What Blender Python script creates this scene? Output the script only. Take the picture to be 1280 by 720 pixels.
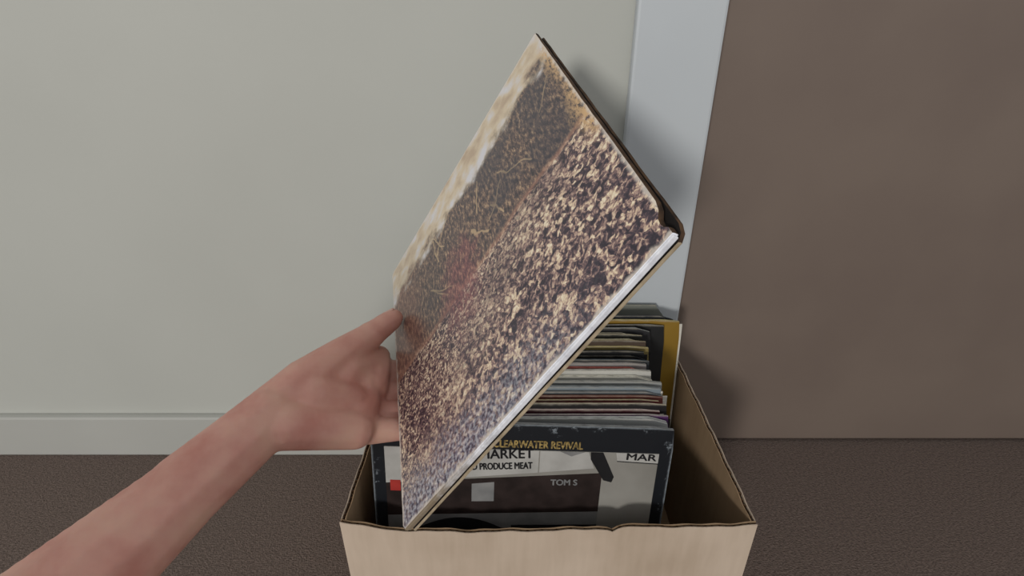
import bpy, bmesh, math, random
import numpy as np
from mathutils import Vector, Matrix

for o in list(bpy.data.objects):
    bpy.data.objects.remove(o, do_unlink=True)
scene = bpy.context.scene
C = scene.collection
R = math.radians
random.seed(4)

# ------------------------------------------------------------------ camera
PITCH = 27.0
CAM = Vector((0, 0, 0.70))
cam = bpy.data.cameras.new('camera')
cam.sensor_width = 36
cam.lens = 36 * 670 / 1280
cam.clip_start = 0.01
camo = bpy.data.objects.new('camera', cam)
C.objects.link(camo)
camo.location = CAM
camo.rotation_euler = (R(90 - PITCH), 0, 0)
scene.camera = camo

# ------------------------------------------------------------------ light
world = bpy.data.worlds.new('room_ambience')
scene.world = world
world.use_nodes = True
world.node_tree.nodes['Background'].inputs[0].default_value = (0.97, 0.985, 1.0, 1)
world.node_tree.nodes['Background'].inputs[1].default_value = 0.50

def area(name, loc, target, size, power, col):
    l = bpy.data.lights.new(name, 'AREA')
    l.shape = 'DISK'
    l.size = size
    l.energy = power
    l.color = col
    o = bpy.data.objects.new(name, l)
    C.objects.link(o)
    o.location = loc
    o.rotation_euler = (Vector(target) - Vector(loc)).to_track_quat('-Z', 'Y').to_euler()
    return o

# ceiling lamp of the room, behind and to the left of the person
area('room_lamp', (-1.07, -2.75, 1.30), (0.02, 0.55, 0.6), 0.46, 55, (1.0, 0.975, 0.94))

vs = scene.view_settings
vs.view_transform = 'Standard'
vs.look = 'None'
vs.gamma = 1
vs.use_curve_mapping = False
vs.exposure = 0.05

# ------------------------------------------------------------------ materials
def s2l(r, g, b):
    f = lambda c: (c / 12.92 if c <= 0.04045 else ((c + 0.055) / 1.055) ** 2.4)
    return (f(r / 255), f(g / 255), f(b / 255), 1)

class NT:
    def __init__(self, name, rough=0.6, spec=0.3):
        self.m = bpy.data.materials.new(name)
        self.m.use_nodes = True
        self.t = self.m.node_tree
        self.b = self.t.nodes['Principled BSDF']
        self.b.inputs['Roughness'].default_value = rough
        self.b.inputs['Specular IOR Level'].default_value = spec
    def n(self, typ, **kw):
        nd = self.t.nodes.new(typ)
        for k, v in kw.items():
            if k in nd.inputs:
                if hasattr(v, 'is_output'):
                    self.t.links.new(v, nd.inputs[k])
                else:
                    nd.inputs[k].default_value = v
            else:
                setattr(nd, k, v)
        return nd
    def link(self, a, b):
        self.t.links.new(a, b)
    def coord(self):
        return self.n('ShaderNodeTexCoord').outputs['Object']
    def ramp(self, fac, stops, interp='LINEAR'):
        r = self.t.nodes.new('ShaderNodeValToRGB')
        r.color_ramp.interpolation = interp
        el = r.color_ramp.elements
        while len(el) < len(stops):
            el.new(0.5)
        for e, (p, c) in zip(el, stops):
            e.position = p
            e.color = c if len(c) == 4 else (*c, 1)
        self.link(fac, r.inputs[0])
        return r.outputs[0]
    def math(self, op, a, b=None, c=None, clamp=False):
        nd = self.t.nodes.new('ShaderNodeMath')
        nd.operation = op
        nd.use_clamp = clamp
        for i, v in enumerate((a, b, c)):
            if v is None:
                continue
            if hasattr(v, 'is_output'):
                self.link(v, nd.inputs[i])
            else:
                nd.inputs[i].default_value = v
        return nd.outputs[0]
    def mix(self, fac, a, b, blend='MIX'):
        nd = self.t.nodes.new('ShaderNodeMix')
        nd.data_type = 'RGBA'
        nd.blend_type = blend
        for s, v in ((nd.inputs[0], fac), (nd.inputs[6], a), (nd.inputs[7], b)):
            if hasattr(v, 'is_output'):
                self.link(v, s)
            else:
                s.default_value = v
        return nd.outputs[2]
    def smooth(self, x, lo, hi):
        nd = self.t.nodes.new('ShaderNodeMapRange')
        nd.interpolation_type = 'SMOOTHSTEP'
        self.link(x, nd.inputs[0])
        nd.inputs[1].default_value = lo
        nd.inputs[2].default_value = hi
        return nd.outputs[0]
    def bump(self, h, strength=0.2, dist=0.001):
        nd = self.n('ShaderNodeBump', Strength=strength, Distance=dist)
        self.link(h, nd.inputs['Height'])
        self.link(nd.outputs[0], self.b.inputs['Normal'])
    def base(self, c):
        if hasattr(c, 'is_output'):
            self.link(c, self.b.inputs['Base Color'])
        else:
            self.b.inputs['Base Color'].default_value = c
        return self.m

def noisy(name, c1, c2, scale=8, rough=0.6, spec=0.3, detail=4, bump=None, lo=0.35, hi=0.65):
    k = NT(name, rough, spec)
    nz = k.n('ShaderNodeTexNoise', Vector=k.coord(), Scale=scale, Detail=detail)
    k.base(k.ramp(nz.outputs[0], [(lo, c1), (hi, c2)]))
    if bump:
        n2 = k.n('ShaderNodeTexNoise', Vector=k.coord(), Scale=bump[0], Detail=3)
        k.bump(n2.outputs[0], bump[1], bump[2])
    return k.m

M = {}
M['wall'] = noisy('wall_paint', s2l(183, 184, 177), s2l(187, 188, 181), 3, 0.8, 0.2, bump=(160, 0.12, 0.001))
M['trim'] = noisy('trim_paint', s2l(192, 197, 200), s2l(197, 202, 205), 4, 0.45, 0.4)
M['door'] = noisy('door_paint', s2l(118, 104, 95), s2l(124, 110, 100), 5, 0.5, 0.3)
M['baseboard'] = noisy('baseboard_paint', s2l(176, 176, 170), s2l(182, 182, 176), 4, 0.5, 0.3)
M['carpet'] = noisy('carpet_wool', s2l(100, 88, 82), s2l(124, 109, 101), 260, 0.95, 0.05, bump=(420, 0.9, 0.004))
M['metal'] = noisy('brushed_nickel', s2l(150, 146, 140), s2l(165, 160, 152), 60, 0.3, 0.5)
M['metal'].node_tree.nodes['Principled BSDF'].inputs['Metallic'].default_value = 1

def cardboard(name, a, b, scuff=False):
    k = NT(name, 0.75, 0.2)
    co = k.coord()
    mp = k.n('ShaderNodeMapping', Vector=co)
    mp.inputs['Scale'].default_value = (1, 1, 0.12)
    st = k.n('ShaderNodeTexNoise', Vector=mp.outputs[0], Scale=140, Detail=2)
    bl = k.n('ShaderNodeTexNoise', Vector=co, Scale=9, Detail=5)
    v = k.math('ADD', k.math('MULTIPLY', st.outputs[0], 0.25), k.math('MULTIPLY', bl.outputs[0], 0.75))
    col = k.ramp(v, [(0.35, a), (0.65, b)])
    if scuff:   # worn whitish scuff and a darker stain running down from the notch
        d = k.n('ShaderNodeVectorMath', operation='DISTANCE')
        k.link(co, d.inputs[0]); d.inputs[1].default_value = (0.108, 0.375, 0.202)
        wob = k.n('ShaderNodeTexNoise', Vector=co, Scale=120, Detail=3)
        dd = k.math('ADD', d.outputs['Value'], k.math('MULTIPLY', wob.outputs[0], 0.012))
        ring = k.math('SUBTRACT', 1.0, k.smooth(k.math('ABSOLUTE', k.math('SUBTRACT', dd, 0.0125)), 0.0, 0.0022))
        col = k.mix(k.math('MULTIPLY', ring, 0.45), col, s2l(214, 204, 190))
        d2 = k.n('ShaderNodeVectorMath', operation='DISTANCE')
        k.link(co, d2.inputs[0]); d2.inputs[1].default_value = (0.103, 0.375, 0.236)
        st2 = k.math('SUBTRACT', 1.0, k.smooth(k.math('ADD', d2.outputs['Value'], k.math('MULTIPLY', wob.outputs[0], 0.01)), 0.004, 0.018))
        col = k.mix(k.math('MULTIPLY', st2, 0.6), col, s2l(88, 66, 50))
    k.bump(st.outputs[0], 0.15, 0.0006)
    return k.base(col)
M['card_out'] = cardboard('cardboard_outer_liner', s2l(180, 161, 141), s2l(200, 182, 163), True)
M['card_in'] = cardboard('cardboard_inner_liner', s2l(150, 124, 96), s2l(172, 146, 116))
M['card_flute'] = cardboard('cardboard_flute', s2l(96, 72, 52), s2l(120, 92, 68))

k = NT('skin', 0.5, 0.35)
co = k.coord()
n1 = k.n('ShaderNodeTexNoise', Vector=co, Scale=26, Detail=4)
n2 = k.n('ShaderNodeTexNoise', Vector=co, Scale=420, Detail=3)
k.base(k.ramp(n1.outputs[0], [(0.33, s2l(204, 142, 128)), (0.52, s2l(218, 164, 148)), (0.68, s2l(222, 176, 156))]))
k.bump(n2.outputs[0], 0.12, 0.0006)
k.b.inputs['Subsurface Weight'].default_value = 0.15
k.b.inputs['Subsurface Radius'].default_value = (0.008, 0.003, 0.0015)
M['skin'] = k.m
M['nail'] = noisy('fingernail', s2l(222, 176, 162), s2l(230, 188, 174), 30, 0.3, 0.5)

# printed cover of the held album: a plain bed of fallen leaves under dim woodland
def leaf_print():
    k = NT('printed_leaf_cover', 0.33, 0.5)
    co = k.coord()
    sep = k.n('ShaderNodeSeparateXYZ', Vector=co)
    u = k.math('DIVIDE', sep.outputs[0], 0.315)
    v = k.math('DIVIDE', sep.outputs[1], 0.315)
    wn = k.n('ShaderNodeTexNoise', Vector=co, Scale=130, Detail=3)
    wv = k.n('ShaderNodeVectorMath', operation='SCALE')
    k.link(wn.outputs['Color'], wv.inputs[0]); wv.inputs['Scale'].default_value = 0.006
    ad = k.n('ShaderNodeVectorMath', operation='ADD')
    k.link(co, ad.inputs[0]); k.link(wv.outputs[0], ad.inputs[1])
    def leaves(scale, lo):
        vo = k.n('ShaderNodeTexVoronoi', Vector=ad.outputs[0], Scale=scale, Randomness=1.0)
        sp = k.n('ShaderNodeSeparateXYZ', Vector=vo.outputs['Color'])
        ln = k.n('ShaderNodeTexNoise', Vector=ad.outputs[0], Scale=scale * 1.15, Detail=3, Roughness=0.6, Distortion=0.6)
        fac = k.math('SUBTRACT', k.math('MULTIPLY', sp.outputs[0], 0.55), k.math('MULTIPLY', vo.outputs['Distance'], 0.22))
        fac = k.math('ADD', fac, k.math('MULTIPLY', k.math('SUBTRACT', ln.outputs[0], 0.5), 2.3))
        fac = k.math('ADD', k.math('ADD', fac, lo), 0.22)
        return k.ramp(fac, [(0.0, s2l(44, 37, 50)), (0.22, s2l(72, 58, 70)), (0.40, s2l(128, 102, 100)),
                            (0.55, s2l(186, 156, 142)), (0.72, s2l(228, 204, 172)), (0.95, s2l(246, 232, 206))])
    patch = k.n('ShaderNodeTexNoise', Vector=co, Scale=22, Detail=3)
    pl = k.math('MULTIPLY', k.math('SUBTRACT', patch.outputs[0], 0.5), 0.7)
    big = leaves(215, pl)
    small = leaves(350, pl)
    near = k.smooth(k.math('ADD', k.math('SUBTRACT', k.math('MULTIPLY', u, 0.7), k.math('MULTIPLY', v, 1.2)), 0.25), 0.0, 0.45)
    ground = k.mix(near, small, big)
    # bluish-white sheen painted into the print towards the lower border
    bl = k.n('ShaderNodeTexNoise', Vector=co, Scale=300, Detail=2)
    sheen_mask = k.math('MULTIPLY', k.math('SUBTRACT', 1.0, k.smooth(k.math('ADD', v, k.math('MULTIPLY', patch.outputs[0], 0.16)), 0.10, 0.26)),
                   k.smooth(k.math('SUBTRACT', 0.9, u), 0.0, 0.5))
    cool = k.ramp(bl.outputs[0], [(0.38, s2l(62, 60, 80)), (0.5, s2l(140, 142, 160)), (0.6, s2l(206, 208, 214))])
    ground = k.mix(k.math('MULTIPLY', sheen_mask, 0.62), ground, cool)
    # a drift of reddish leaves
    rd = k.math('ADD', k.math('POWER', k.math('MULTIPLY', k.math('SUBTRACT', u, 0.42), 7.0), 2.0),
                k.math('POWER', k.math('MULTIPLY', k.math('SUBTRACT', v, 0.50), 4.5), 2.0))
    rn = k.n('ShaderNodeTexNoise', Vector=co, Scale=70, Detail=4)
    rm = k.math('SUBTRACT', 1.0, k.smooth(k.math('ADD', rd, k.math('MULTIPLY', rn.outputs[0], 1.6)), 0.7, 1.7))
    # woodland
    mp = k.n('ShaderNodeMapping', Vector=co)
    mp.inputs['Rotation'].default_value = (0, 0, R(24)); mp.inputs['Scale'].default_value = (1.0, 0.35, 1)
    wd = k.n('ShaderNodeTexNoise', Vector=mp.outputs[0], Scale=330, Detail=6, Roughness=0.75)
    wood = k.ramp(wd.outputs[0], [(0.34, s2l(38, 35, 44)), (0.45, s2l(70, 60, 64)), (0.52, s2l(112, 92, 86)),
                                  (0.59, s2l(170, 140, 114)), (0.68, s2l(214, 190, 156))])
    wb = k.n('ShaderNodeTexNoise', Vector=co, Scale=17, Detail=3)
    tn = k.n('ShaderNodeTexNoise', Vector=co, Scale=28, Detail=3)
    tr = random.Random(21)
    for q in range(11):      # thin pale twigs
        x0, y0 = tr.uniform(0.2, 0.98), tr.uniform(0.5, 0.78)
        an, ln_ = tr.uniform(0.7, 2.4), tr.uniform(0.07, 0.2)
        du, dv = math.cos(an), math.sin(an)
        pu, pv = k.math('SUBTRACT', u, x0), k.math('SUBTRACT', v, y0)
        al = k.math('ADD', k.math('MULTIPLY', pu, du), k.math('MULTIPLY', pv, dv))
        ac = k.math('SUBTRACT', k.math('MULTIPLY', pv, du), k.math('MULTIPLY', pu, dv))
        ac = k.math('ADD', ac, k.math('MULTIPLY', k.math('SUBTRACT', tn.outputs[0], 0.5), 0.06))
        tw = k.math('SUBTRACT', 1.0, k.smooth(k.math('ABSOLUTE', ac), 0.0012, 0.0045))
        tw = k.math('MULTIPLY', tw, k.math('LESS_THAN', k.math('ABSOLUTE', k.math('SUBTRACT', al, ln_ / 2)), ln_ / 2))
        wood = k.mix(k.math('MULTIPLY', tw, 0.75), wood, s2l(206, 178, 140))
    wood = k.mix(k.math('MULTIPLY', k.smooth(k.math('ADD', wb.outputs[0], k.math('MULTIPLY', k.math('SUBTRACT', u, 0.6), 0.3)), 0.48, 0.62), 0.5), wood, s2l(60, 60, 72))
    fol = k.ramp(wd.outputs[0], [(0.3, s2l(96, 62, 56)), (0.55, s2l(168, 122, 104)), (0.7, s2l(206, 170, 146))])
    wood = k.mix(k.math('MULTIPLY', k.math('SUBTRACT', 1.0, k.smooth(k.math('ADD', u, k.math('MULTIPLY', wb.outputs[0], 0.3)), 0.16, 0.46)), 0.6), wood, fol)
    # pale strip along the upper border
    pn = k.n('ShaderNodeTexNoise', Vector=co, Scale=36, Detail=5)
    pale = k.ramp(pn.outputs[0], [(0.36, s2l(196, 172, 146)), (0.5, s2l(222, 204, 176)), (0.64, s2l(226, 224, 228))])
    pm = k.smooth(k.math('ADD', v, k.math('MULTIPLY', k.math('SUBTRACT', pn.outputs[0], 0.5), 0.32)), 0.80, 0.87)
    upper = k.mix(pm, wood, pale)
    edge = k.math('ADD', v, k.math('MULTIPLY', k.math('SUBTRACT', wb.outputs[0], 0.5), 0.05))
    hz = k.smooth(edge, 0.462, 0.485)
    rim = k.math('SUBTRACT', 1.0, k.smooth(k.math('ABSOLUTE', k.math('SUBTRACT', edge, 0.472)), 0.004, 0.022))
    ground = k.mix(k.math('MULTIPLY', rim, 0.6), ground, s2l(176, 128, 104))
    col = k.mix(hz, ground, upper)
    redc = k.ramp(wd.outputs[0], [(0.34, s2l(58, 34, 44)), (0.5, s2l(132, 74, 84)), (0.66, s2l(196, 128, 116))])
    col = k.mix(k.math('MULTIPLY', rm, 0.65), col, redc)
    # tan patch by the upper right border
    tm = k.math('MULTIPLY', k.smooth(k.math('ADD', u, k.math('MULTIPLY', wb.outputs[0], 0.12)), 1.0, 1.05),
                k.math('SUBTRACT', 1.0, k.smooth(v, 0.86, 0.93)))
    tm = k.math('MULTIPLY', tm, k.smooth(v, 0.34, 0.42))
    col = k.mix(k.math('MULTIPLY', tm, k.smooth(wd.outputs[0], 0.40, 0.54)), col, s2l(216, 178, 130))
    # worn pale lines along the borders
    eb = k.math('MINIMUM', k.math('MINIMUM', u, k.math('SUBTRACT', 1.0, u)), k.math('MINIMUM', v, k.math('SUBTRACT', 1.0, v)))
    en = k.n('ShaderNodeTexNoise', Vector=co, Scale=90, Detail=4)
    wear = k.math('SUBTRACT', 1.0, k.smooth(k.math('SUBTRACT', eb, k.math('MULTIPLY', k.math('SUBTRACT', en.outputs[0], 0.5), 0.03)), 0.004, 0.014))
    col = k.mix(k.math('MULTIPLY', wear, 0.75), col, s2l(226, 216, 204))
    k.b.inputs['Coat Weight'].default_value = 0.25
    k.b.inputs['Coat Roughness'].default_value = 0.25
    return k.base(col)
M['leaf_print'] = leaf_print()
k = NT('worn_spine_painted_sheen', 0.26, 0.55)
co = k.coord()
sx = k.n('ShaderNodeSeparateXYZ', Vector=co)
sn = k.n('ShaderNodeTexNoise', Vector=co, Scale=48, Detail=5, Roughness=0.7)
sw = k.smooth(k.math('ADD', k.math('DIVIDE', sx.outputs[0], 0.315), k.math('MULTIPLY', k.math('SUBTRACT', sn.outputs[0], 0.5), 0.5)), 0.12, 0.48)  # whiter towards the right end: reflected light painted into the colour
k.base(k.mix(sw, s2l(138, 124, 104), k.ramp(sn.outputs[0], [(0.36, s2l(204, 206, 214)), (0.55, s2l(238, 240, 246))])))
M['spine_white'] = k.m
M['board_brown'] = noisy('worn_brown_board', s2l(48, 36, 28), s2l(88, 66, 48), 90, 0.7, 0.2)
M['board_beige'] = noisy('worn_beige_board', s2l(150, 134, 110), s2l(184, 168, 142), 90, 0.7, 0.2)
M['inner_white'] = noisy('paper_inner_sleeve', s2l(196, 190, 178), s2l(216, 211, 200), 40, 0.8, 0.2)
M['inner_dark'] = noisy('dark_sleeve_and_gap_shade', s2l(26, 24, 24), s2l(38, 34, 32), 40, 0.7, 0.2)

def black_cover():
    k = NT('worn_black_cover', 0.42, 0.4)
    co = k.coord()
    sep = k.n('ShaderNodeSeparateXYZ', Vector=co)
    n1 = k.n('ShaderNodeTexNoise', Vector=co, Scale=70, Detail=6, Roughness=0.75)
    ex = k.math('SUBTRACT', 0.1575, k.math('ABSOLUTE', sep.outputs[0]))
    ez = k.math('SUBTRACT', 0.315, sep.outputs[2])
    e = k.math('MINIMUM', ex, ez)
    near = k.math('SUBTRACT', 1.0, k.smooth(e, 0.0, 0.02))
    w = k.smooth(k.math('ADD', n1.outputs[0], k.math('MULTIPLY', near, 0.13)), 0.66, 0.78)
    near2 = k.math('SUBTRACT', 1.0, k.smooth(k.math('ADD', e, k.math('MULTIPLY', n1.outputs[0], 0.004)), 0.0015, 0.0045))
    w = k.math('MAXIMUM', w, near2)
    return k.base(k.mix(k.math('MULTIPLY', w, 0.7), s2l(22, 25, 30), s2l(150, 158, 164)))
M['black_cover'] = black_cover()
M['gold'] = noisy('gold_print', s2l(96, 82, 52), s2l(176, 150, 92), 260, 0.5, 0.3)
M['print_black'] = noisy('black_print', s2l(22, 22, 24), s2l(30, 30, 32), 60, 0.5, 0.3)
M['print_dark'] = noisy('dark_print', s2l(34, 26, 24), s2l(48, 38, 36), 50, 0.45, 0.35)
M['print_pale'] = noisy('pale_print', s2l(160, 158, 153), s2l(180, 178, 173), 30, 0.45, 0.35)
M['print_grey'] = noisy('grey_print', s2l(112, 112, 112), s2l(136, 135, 133), 30, 0.45, 0.35)
M['print_greywall'] = noisy('warm_grey_print', s2l(126, 123, 116), s2l(148, 145, 138), 12, 0.45, 0.35)
M['print_red'] = noisy('red_print', s2l(150, 44, 40), s2l(176, 60, 52), 30, 0.45, 0.35)

# ------------------------------------------------------------------ helpers
def mesh_obj(name, verts, faces, mats, parent=None, fm=None, smooth=False):
    me = bpy.data.meshes.new(name)
    me.from_pydata([tuple(v) for v in verts], [], faces)
    for m in (mats if isinstance(mats, (list, tuple)) else [mats]):
        me.materials.append(m)
    if fm:
        for p, i in zip(me.polygons, fm):
            p.material_index = i
    if smooth:
        for p in me.polygons:
            p.use_smooth = True
    me.validate()
    me.update()
    o = bpy.data.objects.new(name, me)
    C.objects.link(o)
    if parent is not None:
        o.parent = parent
    return o

def box(name, lo, hi, mat, parent=None, bevel=0.0):
    bm = bmesh.new()
    bmesh.ops.create_cube(bm, size=1)
    for v in bm.verts:
        v.co = Vector([(lo[i] + hi[i]) / 2 + v.co[i] * (hi[i] - lo[i]) for i in range(3)])
    if bevel:
        bmesh.ops.bevel(bm, geom=bm.edges[:], offset=bevel, segments=2, affect='EDGES', profile=0.5)
    me = bpy.data.meshes.new(name)
    bm.to_mesh(me); bm.free()
    me.materials.append(mat)
    o = bpy.data.objects.new(name, me)
    C.objects.link(o)
    if parent is not None:
        o.parent = parent
    return o

def empty(name, loc=(0, 0, 0)):
    o = bpy.data.objects.new(name, None)
    o.empty_display_size = 0.05
    C.objects.link(o)
    o.location = loc
    return o

def tag(o, label, cat=None, group=None, kind=None):
    o['label'] = label
    if cat: o['category'] = cat
    if group: o['group'] = group
    if kind: o['kind'] = kind
    return o

# ------------------------------------------------------------------ the setting
WY = 0.73
tag(box('floor', (-4.0, -4.2, -0.05), (5.0, WY + 0.1, 0), M['carpet']), 'brown-grey carpet under the record box', kind='structure')
DX0, DX1 = 0.256, 1.10      # door opening
CW = 0.108                  # casing width
tag(box('wall_back', (-4.0, WY, 0), (DX0 - 0.005, WY + 0.1, 2.4), M['wall']), 'plain pale grey-green painted wall behind the record box', kind='structure')
box('wall_back_beyond_door', (DX1 + 0.005, WY, 0), (5.0, WY + 0.1, 2.4), M['wall'])['kind'] = 'structure'
box('wall_back_above_door', (DX0 - 0.005, WY, 2.05), (DX1 + 0.005, WY + 0.1, 2.4), M['wall'])['kind'] = 'structure'
dr = empty('door_1', (DX0, WY, 0))
tag(dr, 'flat brown-grey door beyond the white casing', kind='structure')
dl = box('door_leaf', (0.003, 0.02, 0.008), (DX1 - DX0 - 0.003, 0.06, 2.045), M['door'], dr, 0.002)
def casing(name, lo, hi):
    return tag(box(name, lo, hi, M['trim'], None, 0.004), 'white painted casing board at the right of the wall', kind='structure')
casing('trim_1', (DX0 - CW, WY - 0.018, 0), (DX0, WY + 0.0, 2.05))
casing('trim_2', (DX1, WY - 0.018, 0), (DX1 + CW, WY, 2.05))
casing('trim_3', (DX0 - CW, WY - 0.018, 2.05), (DX1 + CW, WY, 2.05 + CW))
tag(box('baseboard_back', (-4.0, WY - 0.014, 0), (DX0 - CW - 0.001, WY, 0.085), M['baseboard'], None, 0.003), 'low white baseboard along the wall', kind='structure')

# ------------------------------------------------------------------ cardboard box
BX0, BX1, BY0, BY1, BT = -0.173, 0.247, 0.372, 0.712, 0.005
cbox = empty('cardboard_box', ((BX0 + BX1) / 2, (BY0 + BY1) / 2, 0))
tag(cbox, 'open brown cardboard box with uneven cut rim, packed with records', 'box')
off = Vector(cbox.location)

def interp(x, pts):
    return float(np.interp(x, [p[0] for p in pts], [p[1] for p in pts]))

def liner(name, p0, p1, nrm, d0, d1, top, mat, parent, bow=0.0, n=84, wave=0.0):
    """a paper liner of a corrugated panel: from p0 to p1, between offsets d0 and d1 along nrm"""
    p0, p1, nrm = Vector(p0), Vector(p1), Vector(nrm)
    L = (p1 - p0).length
    NZ = 6
    verts, faces = [], []
    for i in range(n + 1):
        t = i / n
        base = p0.lerp(p1, t)
        h = top(t * L)
        for d in (d0, d1):
            for j in range(NZ + 1):
                z = 0.004 + (h - 0.004) * j / NZ
                b = bow * math.sin(math.pi * t) * math.sin(math.pi * min(1, 0.15 + 0.85 * j / NZ))
                q = base + nrm * (d + b) - off
                verts.append((q.x, q.y, z))
    S = 2 * (NZ + 1)
    for i in range(n):
        for j in range(NZ):
            a, b = i * S + j, (i + 1) * S + j
            faces.append((a, b, b + 1, a + 1))
            a2, b2 = a + NZ + 1, b + NZ + 1
            faces.append((a2, a2 + 1, b2 + 1, b2))
        a, b = i * S + NZ, (i + 1) * S + NZ
        faces.append((a, b, b + NZ + 1, a + NZ + 1))
    for i in (0, n):
        for j in range(NZ):
            a = i * S + j
            faces.append((a, a + 1, a + NZ + 2, a + NZ + 1))
    return mesh_obj(name, verts, faces, mat, parent, smooth=False)

def flutes(name, p0, p1, nrm, top, parent, bow=0.0):
    p0, p1, nrm = Vector(p0), Vector(p1), Vector(nrm)
    L = (p1 - p0).length
    n = int(L / 0.0009)
    verts, faces = [], []
    for i in range(n + 1):
        t = i / n
        w = math.sin(t * L / 0.0072 * 2 * math.pi) * 0.0012
        h = top(t * L) - 0.0015 + 0.0006 * math.sin(i * 0.37)
        for z in (0.01, h):
            b = bow * math.sin(math.pi * t) * (math.sin(math.pi * 0.15) if z < 0.05 else math.sin(math.pi * 1))
            q = p0.lerp(p1, t) + nrm * (0.0025 + w + b) - off
            verts.append((q.x, q.y, z))
    for i in range(n):
        faces.append((2 * i, 2 * i + 2, 2 * i + 3, 2 * i + 1))
    return mesh_obj(name, verts, faces, M['card_flute'], parent)

def panel(name, p0, p1, nrm, prof, bow=0.0):
    rnd = random.Random(name)
    ph = [rnd.uniform(0, 6) for _ in range(3)]
    top = lambda s: interp(s, prof) + 0.0007 * math.sin(s * 95 + ph[0]) + 0.0005 * math.sin(s * 211 + ph[1])
    top_in = lambda s: top(s) - 0.0006 + 0.0004 * math.sin(s * 160 + ph[2])
    o = liner(name, p0, p1, nrm, 0.0, 0.0009, top, M['card_out'], cbox, bow)
    liner('inner_liner', p0, p1, nrm, 0.0041, 0.005, top_in, M['card_in'], o, bow)
    flutes('corrugation', p0, p1, nrm, top, o, bow)
    return o
fx = lambda x: x - BX0
panel('front_panel', (BX0, BY0, 0), (BX1, BY0, 0), (0, 1, 0),
      [(0, .2475), (fx(-.15), .241), (fx(-.125), .2345), (fx(-.04), .2315), (fx(.03), .2335), (fx(.085), .236), (fx(.0985), .2355),
       (fx(.1035), .2325), (fx(.108), .2385), (fx(.13), .2395), (fx(.2), .239), (fx(BX1), .243)])
panel('side_panel', (BX0, BY0 + .0055, 0), (BX0, BY1 - .0055, 0), (1, 0, 0), [(0, .246), (.12, .2455), (.33, .244)])
panel('side_panel', (BX1, BY0 + .0055, 0), (BX1, BY1 - .0055, 0), (-1, 0, 0), [(0, .243), (.15, .2445), (.33, .244)])
panel('back_panel', (BX0, BY1, 0), (BX1, BY1, 0), (0, -1, 0), [(0, .244), (.2, .242), (.42, .244)])
box('bottom_panel', (BX0 + .001 - off.x, BY0 + .001 - off.y, 0.0005), (BX1 - .001 - off.x, BY1 - .001 - off.y, 0.0039), M['card_in'], cbox)

# ------------------------------------------------------------------ record albums in the box
S = 0.315
def jacket_mesh(name, th, cover, edge, corner=0.002, worn=0.0):
    """closed cardboard jacket, centred on x, standing on z=0, front face at y=0; slight pillow bulge"""
    nx, nz = 14, 12
    verts, faces, fm = [], [], []
    def outline(i, j):
        x = -S / 2 + S * i / nx
        z = S * j / nz
        if i in (0, nx) and j in (0, nz):
            x -= math.copysign(corner, x)
            z += corner if j == 0 else -corner
        if worn and i == nx and j == nz:
            x -= worn * 0.2; z -= worn
        return x, z
    for s in (0, 1):
        for j in range(nz + 1):
            for i in range(nx + 1):
                x, z = outline(i, j)
                d = min(i, nx - i, j, nz - j)
                b = 0.0 if d == 0 else 0.0006
                y = -b if s == 0 else th + b
                verts.append((x, y, z))
    K = (nx + 1) * (nz + 1)
    I = lambda s, i, j: s * K + j * (nx + 1) + i
    for j in range(nz):
        for i in range(nx):
            faces.append((I(0, i, j), I(0, i + 1, j), I(0, i + 1, j + 1), I(0, i, j + 1))); fm.append(0)
            faces.append((I(1, i, j), I(1, i, j + 1), I(1, i + 1, j + 1), I(1, i + 1, j))); fm.append(0)
    for i in range(nx):
        faces.append((I(0, i, nz), I(0, i + 1, nz), I(1, i + 1, nz), I(1, i, nz))); fm.append(1)
        faces.append((I(0, i, 0), I(1, i, 0), I(1, i + 1, 0), I(0, i + 1, 0))); fm.append(1)
    for j in range(nz):
        faces.append((I(0, 0, j), I(0, 0, j + 1), I(1, 0, j + 1), I(1, 0, j))); fm.append(1)
        faces.append((I(0, nx, j), I(1, nx, j), I(1, nx, j + 1), I(0, nx, j + 1))); fm.append(1)
    return verts, faces, fm

_mc = {}
def jmat(rgb, worn=0.5):
    key = (rgb, worn)
    if key not in _mc:
        k = NT('cover_print_%02d' % len(_mc), 0.45, 0.4)
        co = k.coord()
        sep = k.n('ShaderNodeSeparateXYZ', Vector=co)
        n1 = k.n('ShaderNodeTexNoise', Vector=co, Scale=55, Detail=6, Roughness=0.7)
        n2 = k.n('ShaderNodeTexNoise', Vector=co, Scale=6, Detail=2)
        c = Vector(s2l(*rgb)[:3])
        base = k.ramp(n2.outputs[0], [(0.3, tuple(c * 0.85)), (0.7, tuple(c * 1.12))])
        e = k.math('SUBTRACT', S, sep.outputs[2])
        near = k.math('SUBTRACT', 1.0, k.smooth(k.math('ADD', e, k.math('MULTIPLY', n1.outputs[0], 0.006)), 0.002, 0.006))
        k.base(k.mix(k.math('MULTIPLY', near, worn), base, s2l(186, 178, 162)))
        _mc[key] = k.m
    return _mc[key]
def emat(rgb):
    key = ('e', rgb)
    if key not in _mc:
        k = NT('worn_edge_%02d' % len(_mc), 0.7, 0.25)
        mp = k.n('ShaderNodeMapping', Vector=k.coord())
        mp.inputs['Scale'].default_value = (1, 4, 1)
        n1 = k.n('ShaderNodeTexNoise', Vector=mp.outputs[0], Scale=60, Detail=5, Roughness=0.7)
        c = Vector(s2l(*rgb)[:3])
        k.base(k.ramp(n1.outputs[0], [(0.35, tuple(c * 0.55)), (0.5, tuple(c)), (0.68, tuple(c * 1.15 + Vector((.03, .03, .03))))]))
        _mc[key] = k.m
    return _mc[key]

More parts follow.
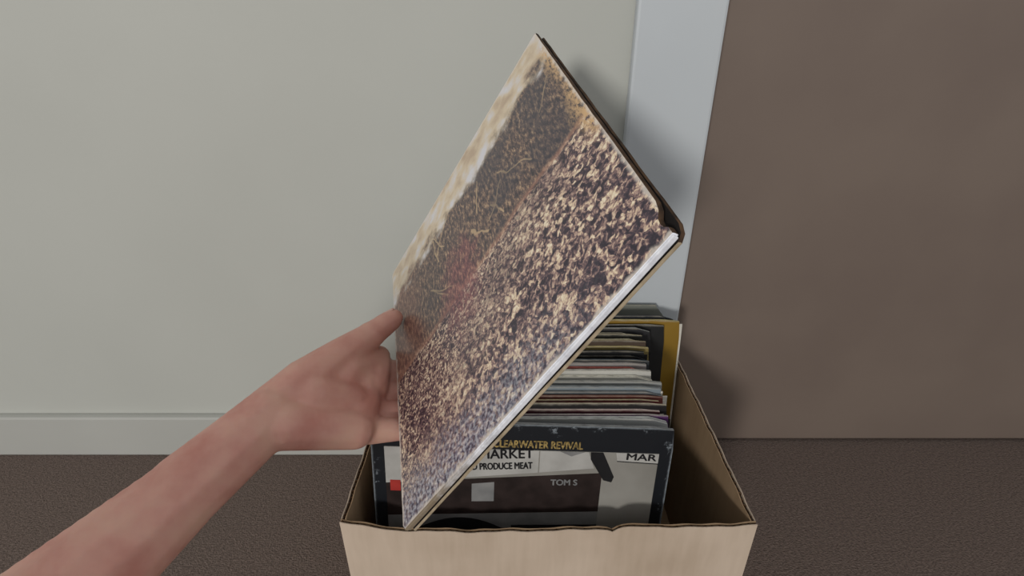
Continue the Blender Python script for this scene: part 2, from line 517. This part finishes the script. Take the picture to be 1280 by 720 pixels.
def album(xc, ytop, ztop, th, cover, edge, lean=8.0, roll=0.0, yaw=0.0, worn=0.0, inner='inner_white', peek=0.003):
    a = empty('record_album')
    v, f, fm = jacket_mesh('jacket', th, cover, edge, worn=worn)
    mesh_obj('jacket', v, f, [cover, edge], a, fm)
    # paper inner sleeve, its edge peeking from the open right side of the jacket
    box('inner_sleeve', (-S / 2 + 0.004, th * 0.3, 0.006), (S / 2 + peek, th * 0.7, S - 0.006), M[inner], a)
    rot = Matrix.Rotation(R(yaw), 4, 'Z') @ Matrix.Rotation(R(-lean), 4, 'X') @ Matrix.Rotation(R(roll), 4, 'Y')
    a.matrix_world = Matrix.Translation(Vector((xc, ytop, ztop))) @ rot @ Matrix.Translation(Vector((0, 0, -S)))
    a.rotation_mode = 'XYZ'
    return a

def ypx_to_world(py, ztop):
    vv = (py - 360) / 670
    p = R(PITCH)
    dy, dz = math.cos(p) - vv * math.sin(p), -(vv * math.cos(p) + math.sin(p))
    t = (ztop - CAM.z) / dz
    return dy * t

# front album, black border with gold lettering
front = album(0.0115, 0.4255, 0.3262, 0.004, M['black_cover'], emat((150, 152, 152)), lean=6.5, roll=2.0, peek=-0.004)
tag(front, 'black-bordered album with gold lettering, frontmost in the cardboard box', 'record', 'records standing in the box')
def plate(name, pts, mat, parent, d=0.0008, th=0.0003):
    """flat printed patch on a front cover; pts in (x, z)"""
    n = len(pts)
    vs_ = [(x, -d - th, z) for x, z in pts] + [(x, -d + 0.0001, z) for x, z in pts]
    fs = [tuple(range(n)), tuple(range(2 * n - 1, n - 1, -1))]
    fs += [(i, i + n, (i + 1) % n + n, (i + 1) % n) for i in range(n)]
    return mesh_obj(name, vs_, fs, mat, parent)

def lettering(name, text, x, z, h, width, mat, parent, d, tilt=0.0):
    cu = bpy.data.curves.new(name, 'FONT')
    cu.body = text
    cu.size = 1
    cu.offset = 0.0
    t = bpy.data.objects.new(name + '_source', cu)
    C.objects.link(t)
    dg = bpy.context.evaluated_depsgraph_get()
    dg.update()
    me = bpy.data.meshes.new_from_object(t.evaluated_get(dg))
    bpy.data.objects.remove(t, do_unlink=True)
    xs = [v.co.x for v in me.vertices]; ys = [v.co.y for v in me.vertices]
    x0, x1, y0, y1 = min(xs), max(xs), min(ys), max(ys)
    ca, sa = math.cos(tilt), math.sin(tilt)
    for v in me.vertices:
        a = (v.co.x - x0) / (x1 - x0) * width
        b = (v.co.y - y0) / (y1 - y0) * h
        v.co = Vector((x + a * ca - b * sa, -d, z + a * sa + b * ca))
    # heavier strokes: the outline printed again a hair to each side
    vv = [tuple(v.co) for v in me.vertices]
    ff = [tuple(p.vertices) for p in me.polygons]
    av, af = [], []
    for q, (sx_, sz_) in enumerate(((0, 0), (0.0004, 0), (-0.0004, 0), (0, 0.0003), (0, -0.0003))):
        o_ = len(av)
        av += [(a + sx_, b - q * 0.00002, c + sz_) for a, b, c in vv]
        af += [tuple(i + o_ for i in f) for f in ff]
    me = bpy.data.meshes.new(name)
    me.from_pydata(av, [], af)
    me.materials.append(mat)
    o = bpy.data.objects.new(name, me)
    C.objects.link(o)
    o.parent = parent
    return o
T_ = 0.315
XR = 0.1435
plate('cover_print', [(-XR, 0.05), (XR, 0.05), (XR, 0.2845), (-XR, 0.2845)], M['print_greywall'], front, 0.0007)
plate('cover_print', [(-XR, 0.194), (0.086, 0.2065), (0.086, 0.258), (-XR, 0.238)], M['print_dark'], front, 0.0009)
plate('cover_print', [(-XR, 0.05), (0.086, 0.05), (0.086, 0.2060), (-XR, 0.1935)], M['print_grey'], front, 0.0009)
plate('cover_print', [(-XR, 0.238), (0.018, 0.2565), (0.018, 0.2843), (-XR, 0.2843)], M['print_pale'], front, 0.0011)
plate('cover_print', [(0.0192, 0.2567), (0.077, 0.2640), (0.070, 0.2843), (0.0192, 0.2843)], M['print_pale'], front, 0.0011)
plate('cover_print', [(0.1005, 0.2745), (XR, 0.2725), (XR, 0.2843), (0.0985, 0.2843)], M['print_pale'], front, 0.0011)
plate('cover_print', [(0.1005, 0.2733), (XR, 0.2713), (XR, 0.2724), (0.1005, 0.2744)], M['print_black'], front, 0.0011)
plate('cover_print', [(0.0725, 0.2755), (0.088, 0.249), (0.097, 0.2465), (0.099, 0.2535), (0.085, 0.2843), (0.072, 0.2843)], M['print_black'], front, 0.0012)
plate('cover_print', [(0.040, 0.2843), (0.052, 0.2785), (0.066, 0.2843)], M['print_grey'], front, 0.0012)
plate('cover_print', [(-0.052, 0.216), (-0.028, 0.217), (-0.028, 0.2425), (-0.052, 0.2395)], M['print_grey'], front, 0.0011)
plate('cover_print', [(-0.008, 0.05), (0.086, 0.05), (0.086, 0.1885), (-0.008, 0.1845)], M['print_black'], front, 0.0012)
arch = [(-0.115, 0.05)] + [(-0.115 + 0.105 * i / 12, 0.167 + 0.0265 * math.sin(math.pi * (0.1 + 0.8 * i / 12))) for i in range(13)] + [(-0.010, 0.05)]
plate('cover_print', arch[::-1], M['print_black'], front, 0.0013)
plate('cover_print', [(-0.139, 0.228), (-0.128, 0.228), (-0.128, 0.242), (-0.139, 0.242)], M['print_red'], front, 0.0014)
lettering('lettering', 'CREEDENCE CLEARWATER REVIVAL', -0.082, 0.2872, 0.0090, 0.145, M['gold'], front, 0.0010)
lettering('lettering', 'MARKET', -0.0435, 0.2725, 0.0112, 0.056, M['print_black'], front, 0.0017, 0.05)
lettering('lettering', 'FOOD PRODUCE MEAT', -0.067, 0.2570, 0.0082, 0.079, M['print_black'], front, 0.0017, 0.06)
lettering('lettering', 'TOM S', 0.0325, 0.2405, 0.0074, 0.028, M['print_grey'], front, 0.0014, 0.03)
lettering('lettering', 'MAR', 0.110, 0.2765, 0.0078, 0.031, M['print_black'], front, 0.0017, -0.02)

# (row in the photo, colour words, cover, edge, thickness mm, right edge x, worn corner)
rows = [
    (524.5, 'light grey', (176, 178, 176), (198, 199, 196), 7.5, .168, 'with a broad grey top edge'),
    (519.0, 'purple', (84, 44, 96), (186, 176, 172), 4.0, .170, 'with a pale worn top edge'),
    (513.0, 'dark maroon', (76, 32, 42), (226, 206, 198), 4.5, .163, 'with a pinkish-white top edge'),
    (505.5, 'black', (30, 28, 28), (214, 202, 176), 3.5, .171, 'with a frayed cream top edge'),
    (501.0, 'dark red', (124, 50, 48), (214, 198, 160), 4.0, .166, 'with a speckled cream top edge'),
    (495.0, 'brown-red', (112, 62, 54), (120, 82, 70), 3.5, .172, 'with a thin rusty top edge'),
    (490.0, 'slate grey', (98, 102, 106), (128, 130, 130), 4.0, .174, 'with a dull grey top edge'),
    (484.0, 'grey-blue', (126, 136, 142), (160, 166, 168), 4.5, .172, 'with a smooth bluish top edge'),
    (477.5, 'mid grey', (146, 148, 146), (174, 174, 168), 4.5, .176, 'with a chalky top edge'),
    (471.5, 'warm white', (204, 202, 192), (222, 218, 204), 7.0, .170, 'with a broad whitish top edge'),
    (464.5, 'pale grey', (190, 188, 180), (206, 202, 192), 5.0, .168, 'with a soft pale top edge'),
    (459.5, 'brick red', (170, 76, 68), (186, 98, 88), 3.5, .165, 'with a thin red top edge'),
    (455.0, 'ash grey', (140, 136, 134), (160, 154, 150), 4.5, .166, 'with a dusty grey top edge'),
    (450.0, 'charcoal', (48, 52, 56), (98, 106, 112), 4.0, .171, 'with a steel-grey top edge'),
    (445.0, 'glossy black', (20, 20, 22), (34, 34, 36), 5.0, .172, 'with a black top edge'),
    (439.5, 'soot black', (26, 26, 28), (44, 46, 46), 5.0, .170, 'with a dark smudged top edge'),
    (434.0, 'ochre', (128, 112, 66), (216, 200, 142), 4.0, .179, 'with a yellowish top edge'),
    (430.0, 'dusky brown', (74, 60, 50), (172, 156, 126), 4.0, .176, 'with a tan top edge'),
    (425.5, 'cream', (196, 186, 156), (218, 208, 174), 4.5, .178, 'with a cream top edge'),
    (421.5, 'olive black', (34, 34, 30), (200, 188, 156), 4.0, .175, 'with a buff top edge'),
    (417.0, 'ink black', (20, 20, 24), (226, 216, 190), 3.5, .171, 'with a thin ivory top edge'),
    (412.0, 'dark grey', (38, 38, 40), (168, 168, 164), 5.0, .190, 'with a silvery top edge'),
    (407.0, 'iron black', (30, 30, 30), (150, 148, 144), 5.0, .212, 'with a dim grey top edge'),
    (400.5, 'mustard yellow', (140, 108, 34), (206, 190, 136), 5.5, .236, 'sticking out at the right'),
    (395.0, 'navy black', (24, 28, 36), (40, 46, 54), 4.5, .231, 'near the wall, sticking out right'),
    (381.0, 'grey-green', (112, 114, 106), (118, 118, 108), 4.5, .236, 'rearmost, with a worn right corner'),
]
ordn = ['first', 'second', 'third', 'fourth', 'fifth', 'sixth', 'seventh', 'eighth', 'ninth', 'tenth', 'eleventh', 'twelfth', 'thirteenth',
        'fourteenth', 'fifteenth', 'sixteenth', 'seventeenth', 'eighteenth', 'nineteenth', 'twentieth', 'twenty-first', 'twenty-second',
        'twenty-third', 'twenty-fourth', 'twenty-fifth', 'twenty-sixth']
rr = random.Random(11)
last = 0.431 + 0.0045
for i, (py, word, cov, edg, th, xr, desc) in enumerate(rows):
    zt = 0.3185 + rr.uniform(-0.003, 0.003)
    yt = max(ypx_to_world(py, zt), last + 0.002)
    th *= 0.62 if max(cov) < 125 else 0.85
    last = yt + th / 1000
    a = album(xr - S / 2, yt, zt + 0.0005, th / 1000, jmat(cov), emat(edg), lean=8.0, roll=rr.uniform(-0.35, 0.35),
              worn=0.020 if i == len(rows) - 1 else rr.choice([0, 0, 0.002, 0.004]),
              inner='inner_dark' if rr.random() < 0.5 else 'inner_white', peek=-0.03 if i == len(rows) - 1 else rr.choice([-0.004, -0.002, 0.001, 0.003]))
    tag(a, '%s record album %s, %s behind the black-bordered one' % (word, desc, ordn[i]), 'record', 'records standing in the box')

# ------------------------------------------------------------------ the held album
cp, sp = math.cos(R(PITCH)), math.sin(R(PITCH))
def c2w(q):    # photo frame (right, down, forward) from the camera to the room
    return Vector((q[0], q[2] * cp - q[1] * sp, CAM.z - q[1] * cp - q[2] * sp))
Bc = Vector((-0.08489885, 0.18998849, 0.41689578))
Uc = Vector((0.52790641, -0.69570562, -0.48714322))
Vc = Vector((-0.19036145, -0.65591204, 0.73043954))
Nc = Vector((-0.82769399, -0.29287043, -0.4786957))
d2w = lambda q: Vector((q[0], q[2] * cp - q[1] * sp, -q[1] * cp - q[2] * sp))
Bw, Uw, Vw, Nw = c2w(Bc), d2w(Uc), d2w(Vc), d2w(Nc)
HM = Matrix((Uw, Vw, Nw)).transposed().to_4x4()
HM.translation = Bw
held = empty('held_record_album')
held.matrix_world = HM
tag(held, 'worn gatefold album with autumn leaf-litter cover, held tilted above the box', 'record')

def cover_board(name, outline, n0, n1, front_mat, edge_bottom, edge_side, parent, inset=0.0011):
    n = len(outline)
    cx = sum(p[0] for p in outline) / n; cy = sum(p[1] for p in outline) / n
    def ins(p, a):
        v = Vector((cx - p[0], cy - p[1])); v.normalize()
        return (p[0] + v.x * a, p[1] + v.y * a)
    rings = []
    m = (n0 - n1)
    for a, z in ((inset, n0), (inset * 0.25, n0 - m * 0.12), (0, n0 - m * 0.35), (0, n0 - m * 0.7), (inset, n1)):
        rings.append([(*ins(p, a), z) for p in outline])
    verts = [v for r in rings for v in r]
    faces = [tuple(range(n)), tuple(range(len(rings) * n - 1, (len(rings) - 1) * n - 1, -1))]
    fm = [0, 0]
    for k_ in range(len(rings) - 1):
        for i in range(n):
            j = (i + 1) % n
            faces.append((k_ * n + i, (k_ + 1) * n + i, (k_ + 1) * n + j, k_ * n + j))
            e = Vector((outline[j][0] - outline[i][0], outline[j][1] - outline[i][1]))
            fm.append(1 if (abs(e.y) < 0.4 * abs(e.x) and outline[i][1] < 0.02) else 2)
    return mesh_obj(name, verts, faces, [front_mat, edge_bottom, edge_side], parent, fm)

def border(pts, step=0.012, amp=0.0005, seed=1):
    r = random.Random(seed)
    out = []
    for i, p in enumerate(pts):
        q = pts[(i + 1) % len(pts)]
        L = math.hypot(q[0] - p[0], q[1] - p[1])
        k_ = max(1, int(L / step))
        for j in range(k_):
            t = j / k_
            out.append((p[0] + (q[0] - p[0]) * t + (r.uniform(-amp, amp) if j else 0),
                        p[1] + (q[1] - p[1]) * t + (r.uniform(-amp, amp) if j else 0)))
    return out
S1 = 0.315
ol = border([(0.003, 0.0), (0.3125, 0.0), (0.3125, 0.005), (0.3105, 0.0075), (0.3098, 0.011), (0.3105, 0.015), (0.3135, 0.0195), (S1, 0.026), (S1, S1 - 0.002),
             (S1 - 0.002, S1), (0.004, S1), (0.0, S1 - 0.004), (0.0, 0.004)], amp=0.00025, seed=3)
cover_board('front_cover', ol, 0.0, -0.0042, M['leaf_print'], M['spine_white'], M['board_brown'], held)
ol2 = border([(0.002, 0.001), (0.309, 0.001), (0.313, 0.004), (S1, 0.010), (S1, S1 - 0.002), (S1 - 0.002, S1), (0.003, S1), (0.0005, S1 - 0.003), (0.0005, 0.004)], amp=0.0002, seed=7)
cover_board('back_cover', ol2, -0.0082, -0.0110, M['inner_dark'], M['board_beige'], M['board_brown'], held)  # dark front face paints in the shade of the gap between boards
box('inner_sleeve', (0.006, 0.006, -0.0081), (0.309, 0.309, -0.0043), M['inner_dark'], held)  # sleeve added to darken the gap, its colour standing for shade
# worn white strip along the lower folded edge, bright reflection painted into it
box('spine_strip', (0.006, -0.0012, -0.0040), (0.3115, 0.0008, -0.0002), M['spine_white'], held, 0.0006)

# ------------------------------------------------------------------ the hand and arm
def P(u, v, n):
    return Bw + Uw * u + Vw * v + Nw * n
def W3(x, y, z):
    return c2w((x, y, z))
bm = bmesh.new()
def ball(c, r):
    bmesh.ops.create_icosphere(bm, subdivisions=2, radius=r, matrix=Matrix.Translation(c))
def limb(a, ra, b, rb, steps=None):
    L = (b - a).length
    k_ = steps or max(2, int(L / (min(ra, rb) * 0.3)))
    for i in range(k_ + 1):
        t = i / k_
        ball(a.lerp(b, t), ra + (rb - ra) * t)
wrist = P(-0.032, 0.108, 0.104)
mcp = [P(-0.023, 0.174, 0.012), P(-0.028, 0.151, 0.009), P(-0.028, 0.127, 0.011), P(-0.023, 0.105, 0.016)]
pip = [P(-0.013, 0.186, -0.029), P(-0.015, 0.160, -0.034), P(-0.014, 0.133, -0.032), P(-0.010, 0.106, -0.023)]
dip = [P(0.014, 0.190, -0.033), P(0.014, 0.162, -0.037), P(0.015, 0.134, -0.035), P(0.014, 0.104, -0.029)]
tip = [P(0.035, 0.192, -0.0192), P(0.037, 0.163, -0.0194), P(0.036, 0.134, -0.0190), P(0.030, 0.103, -0.0180)]
rad = [(0.0138, 0.0108, 0.0096, 0.0082), (0.0142, 0.0110, 0.0098, 0.0084), (0.0138, 0.0106, 0.0094, 0.0081), (0.0130, 0.0094, 0.0084, 0.0073)]
wr = [wrist + Vw * 0.012, wrist + Vw * 0.005, wrist - Vw * 0.004, wrist - Vw * 0.012]
for i in range(4):
    r = rad[i]
    limb(wr[i], 0.0200, mcp[i], r[0])
    limb(mcp[i], r[0], pip[i], r[1])
    limb(pip[i], r[1], dip[i], r[2])
    limb(dip[i], r[2], tip[i], r[3])
tc, tm_, ti, tt = P(-0.018, 0.138, 0.084), P(-0.003, 0.168, 0.056), P(0.009, 0.193, 0.031), P(0.0205, 0.2125, 0.0122)
limb(wrist + Vw * 0.006, 0.023, tc, 0.0225)
limb(tc, 0.0225, tm_, 0.0178)
limb(tm_, 0.0178, ti, 0.0138)
limb(ti, 0.0138, tt, 0.0112)
ball(tt + (tt - ti).normalized() * 0.003, 0.0098)
ball(P(-0.014, 0.150, 0.048), 0.019)         # web between thumb and index finger
ball(P(-0.014, 0.155, 0.036), 0.016)
limb(P(-0.010, 0.158, 0.046), 0.0185, P(-0.015, 0.180, 0.012), 0.0140)
limb(P(-0.006, 0.170, 0.042), 0.0145, P(-0.013, 0.190, 0.012), 0.0118)
limb(P(-0.015, 0.180, 0.012), 0.0140, P(-0.016, 0.150, 0.018), 0.0160)
ball(tt.lerp(ti, 0.35), 0.0124)              # pad of the thumb
ball(ti, 0.0146)                             # knuckle of the thumb
limb(P(-0.016, 0.125, 0.072), 0.022, P(-0.016, 0.128, 0.040), 0.018)
limb(P(-0.024, 0.096, 0.088), 0.021, P(-0.019, 0.100, 0.034), 0.0185)   # heel of the hand
limb(P(-0.019, 0.100, 0.034), 0.0170, P(-0.018, 0.128, 0.026), 0.0165)
limb(P(-0.018, 0.128, 0.026), 0.0165, P(-0.016, 0.155, 0.026), 0.0160)
elbow = W3(-0.365, 0.275, 0.300)
shoulder = W3(-0.27, 0.16, -0.03)
fa = (elbow - wrist)
limb(wrist, 0.0265, wrist + fa * 0.3, 0.0300)
limb(wrist + Vw * 0.006, 0.0225, wrist + fa * 0.3 + Vw * 0.004, 0.0290)
limb(wrist + fa * 0.3, 0.0300, wrist + fa * 0.68, 0.0415)
limb(wrist + fa * 0.68, 0.0415, elbow, 0.0400)
limb(elbow, 0.0400, elbow.lerp(shoulder, 0.5), 0.0470)
limb(elbow.lerp(shoulder, 0.5), 0.0470, shoulder, 0.0540)
me = bpy.data.meshes.new('arm_build')
bm.to_mesh(me); bm.free()
src = bpy.data.objects.new('arm_build', me)
C.objects.link(src)
md = src.modifiers.new('remesh', 'REMESH'); md.mode = 'VOXEL'; md.voxel_size = 0.0019
sm = src.modifiers.new('smooth', 'SMOOTH'); sm.iterations = 9; sm.factor = 0.5
dg = bpy.context.evaluated_depsgraph_get(); dg.update()
arm_me = bpy.data.meshes.new_from_object(src.evaluated_get(dg))
bpy.data.objects.remove(src, do_unlink=True)
arm_me.name = 'person'
arm_me.materials.clear(); arm_me.materials.append(M['skin'])
for p in arm_me.polygons: p.use_smooth = True
person = bpy.data.objects.new('person', arm_me)
C.objects.link(person)
tag(person, 'bare left hand and forearm holding up the leaf-cover album by its edge', 'person')
# thumb nail on the outer side of the thumb tip
tdir = (tt - ti).normalized()
out = (Nw - tdir * Nw.dot(tdir)).normalized()
side = tdir.cross(out)
nv, nf = [], []
A_, B_ = 8, 6
for i in range(A_ + 1):
    for j in range(B_ + 1):
        s_ = (i / A_ - 0.5) * 2; t_ = (j / B_ - 0.5) * 2
        wdt = 0.0058 * (1 - 0.18 * max(0, -t_) ** 2)
        ang = s_ * 0.78
        q = tt + tdir * (0.0015 + t_ * 0.0062 * (1 - 0.12 * s_ * s_)) + side * (math.sin(ang) * wdt * 1.35) + out * (0.0098 * math.cos(ang) ** 0.6 + 0.0006 - 0.0008 * t_)
        nv.append(q)
for i in range(A_):
    for j in range(B_):
        a = i * (B_ + 1) + j
        nf.append((a, a + B_ + 1, a + B_ + 2, a + 1))
nail = mesh_obj('thumbnail', nv, nf, M['nail'], person, smooth=True)
so = nail.modifiers.new('thickness', 'SOLIDIFY'); so.thickness = 0.0008
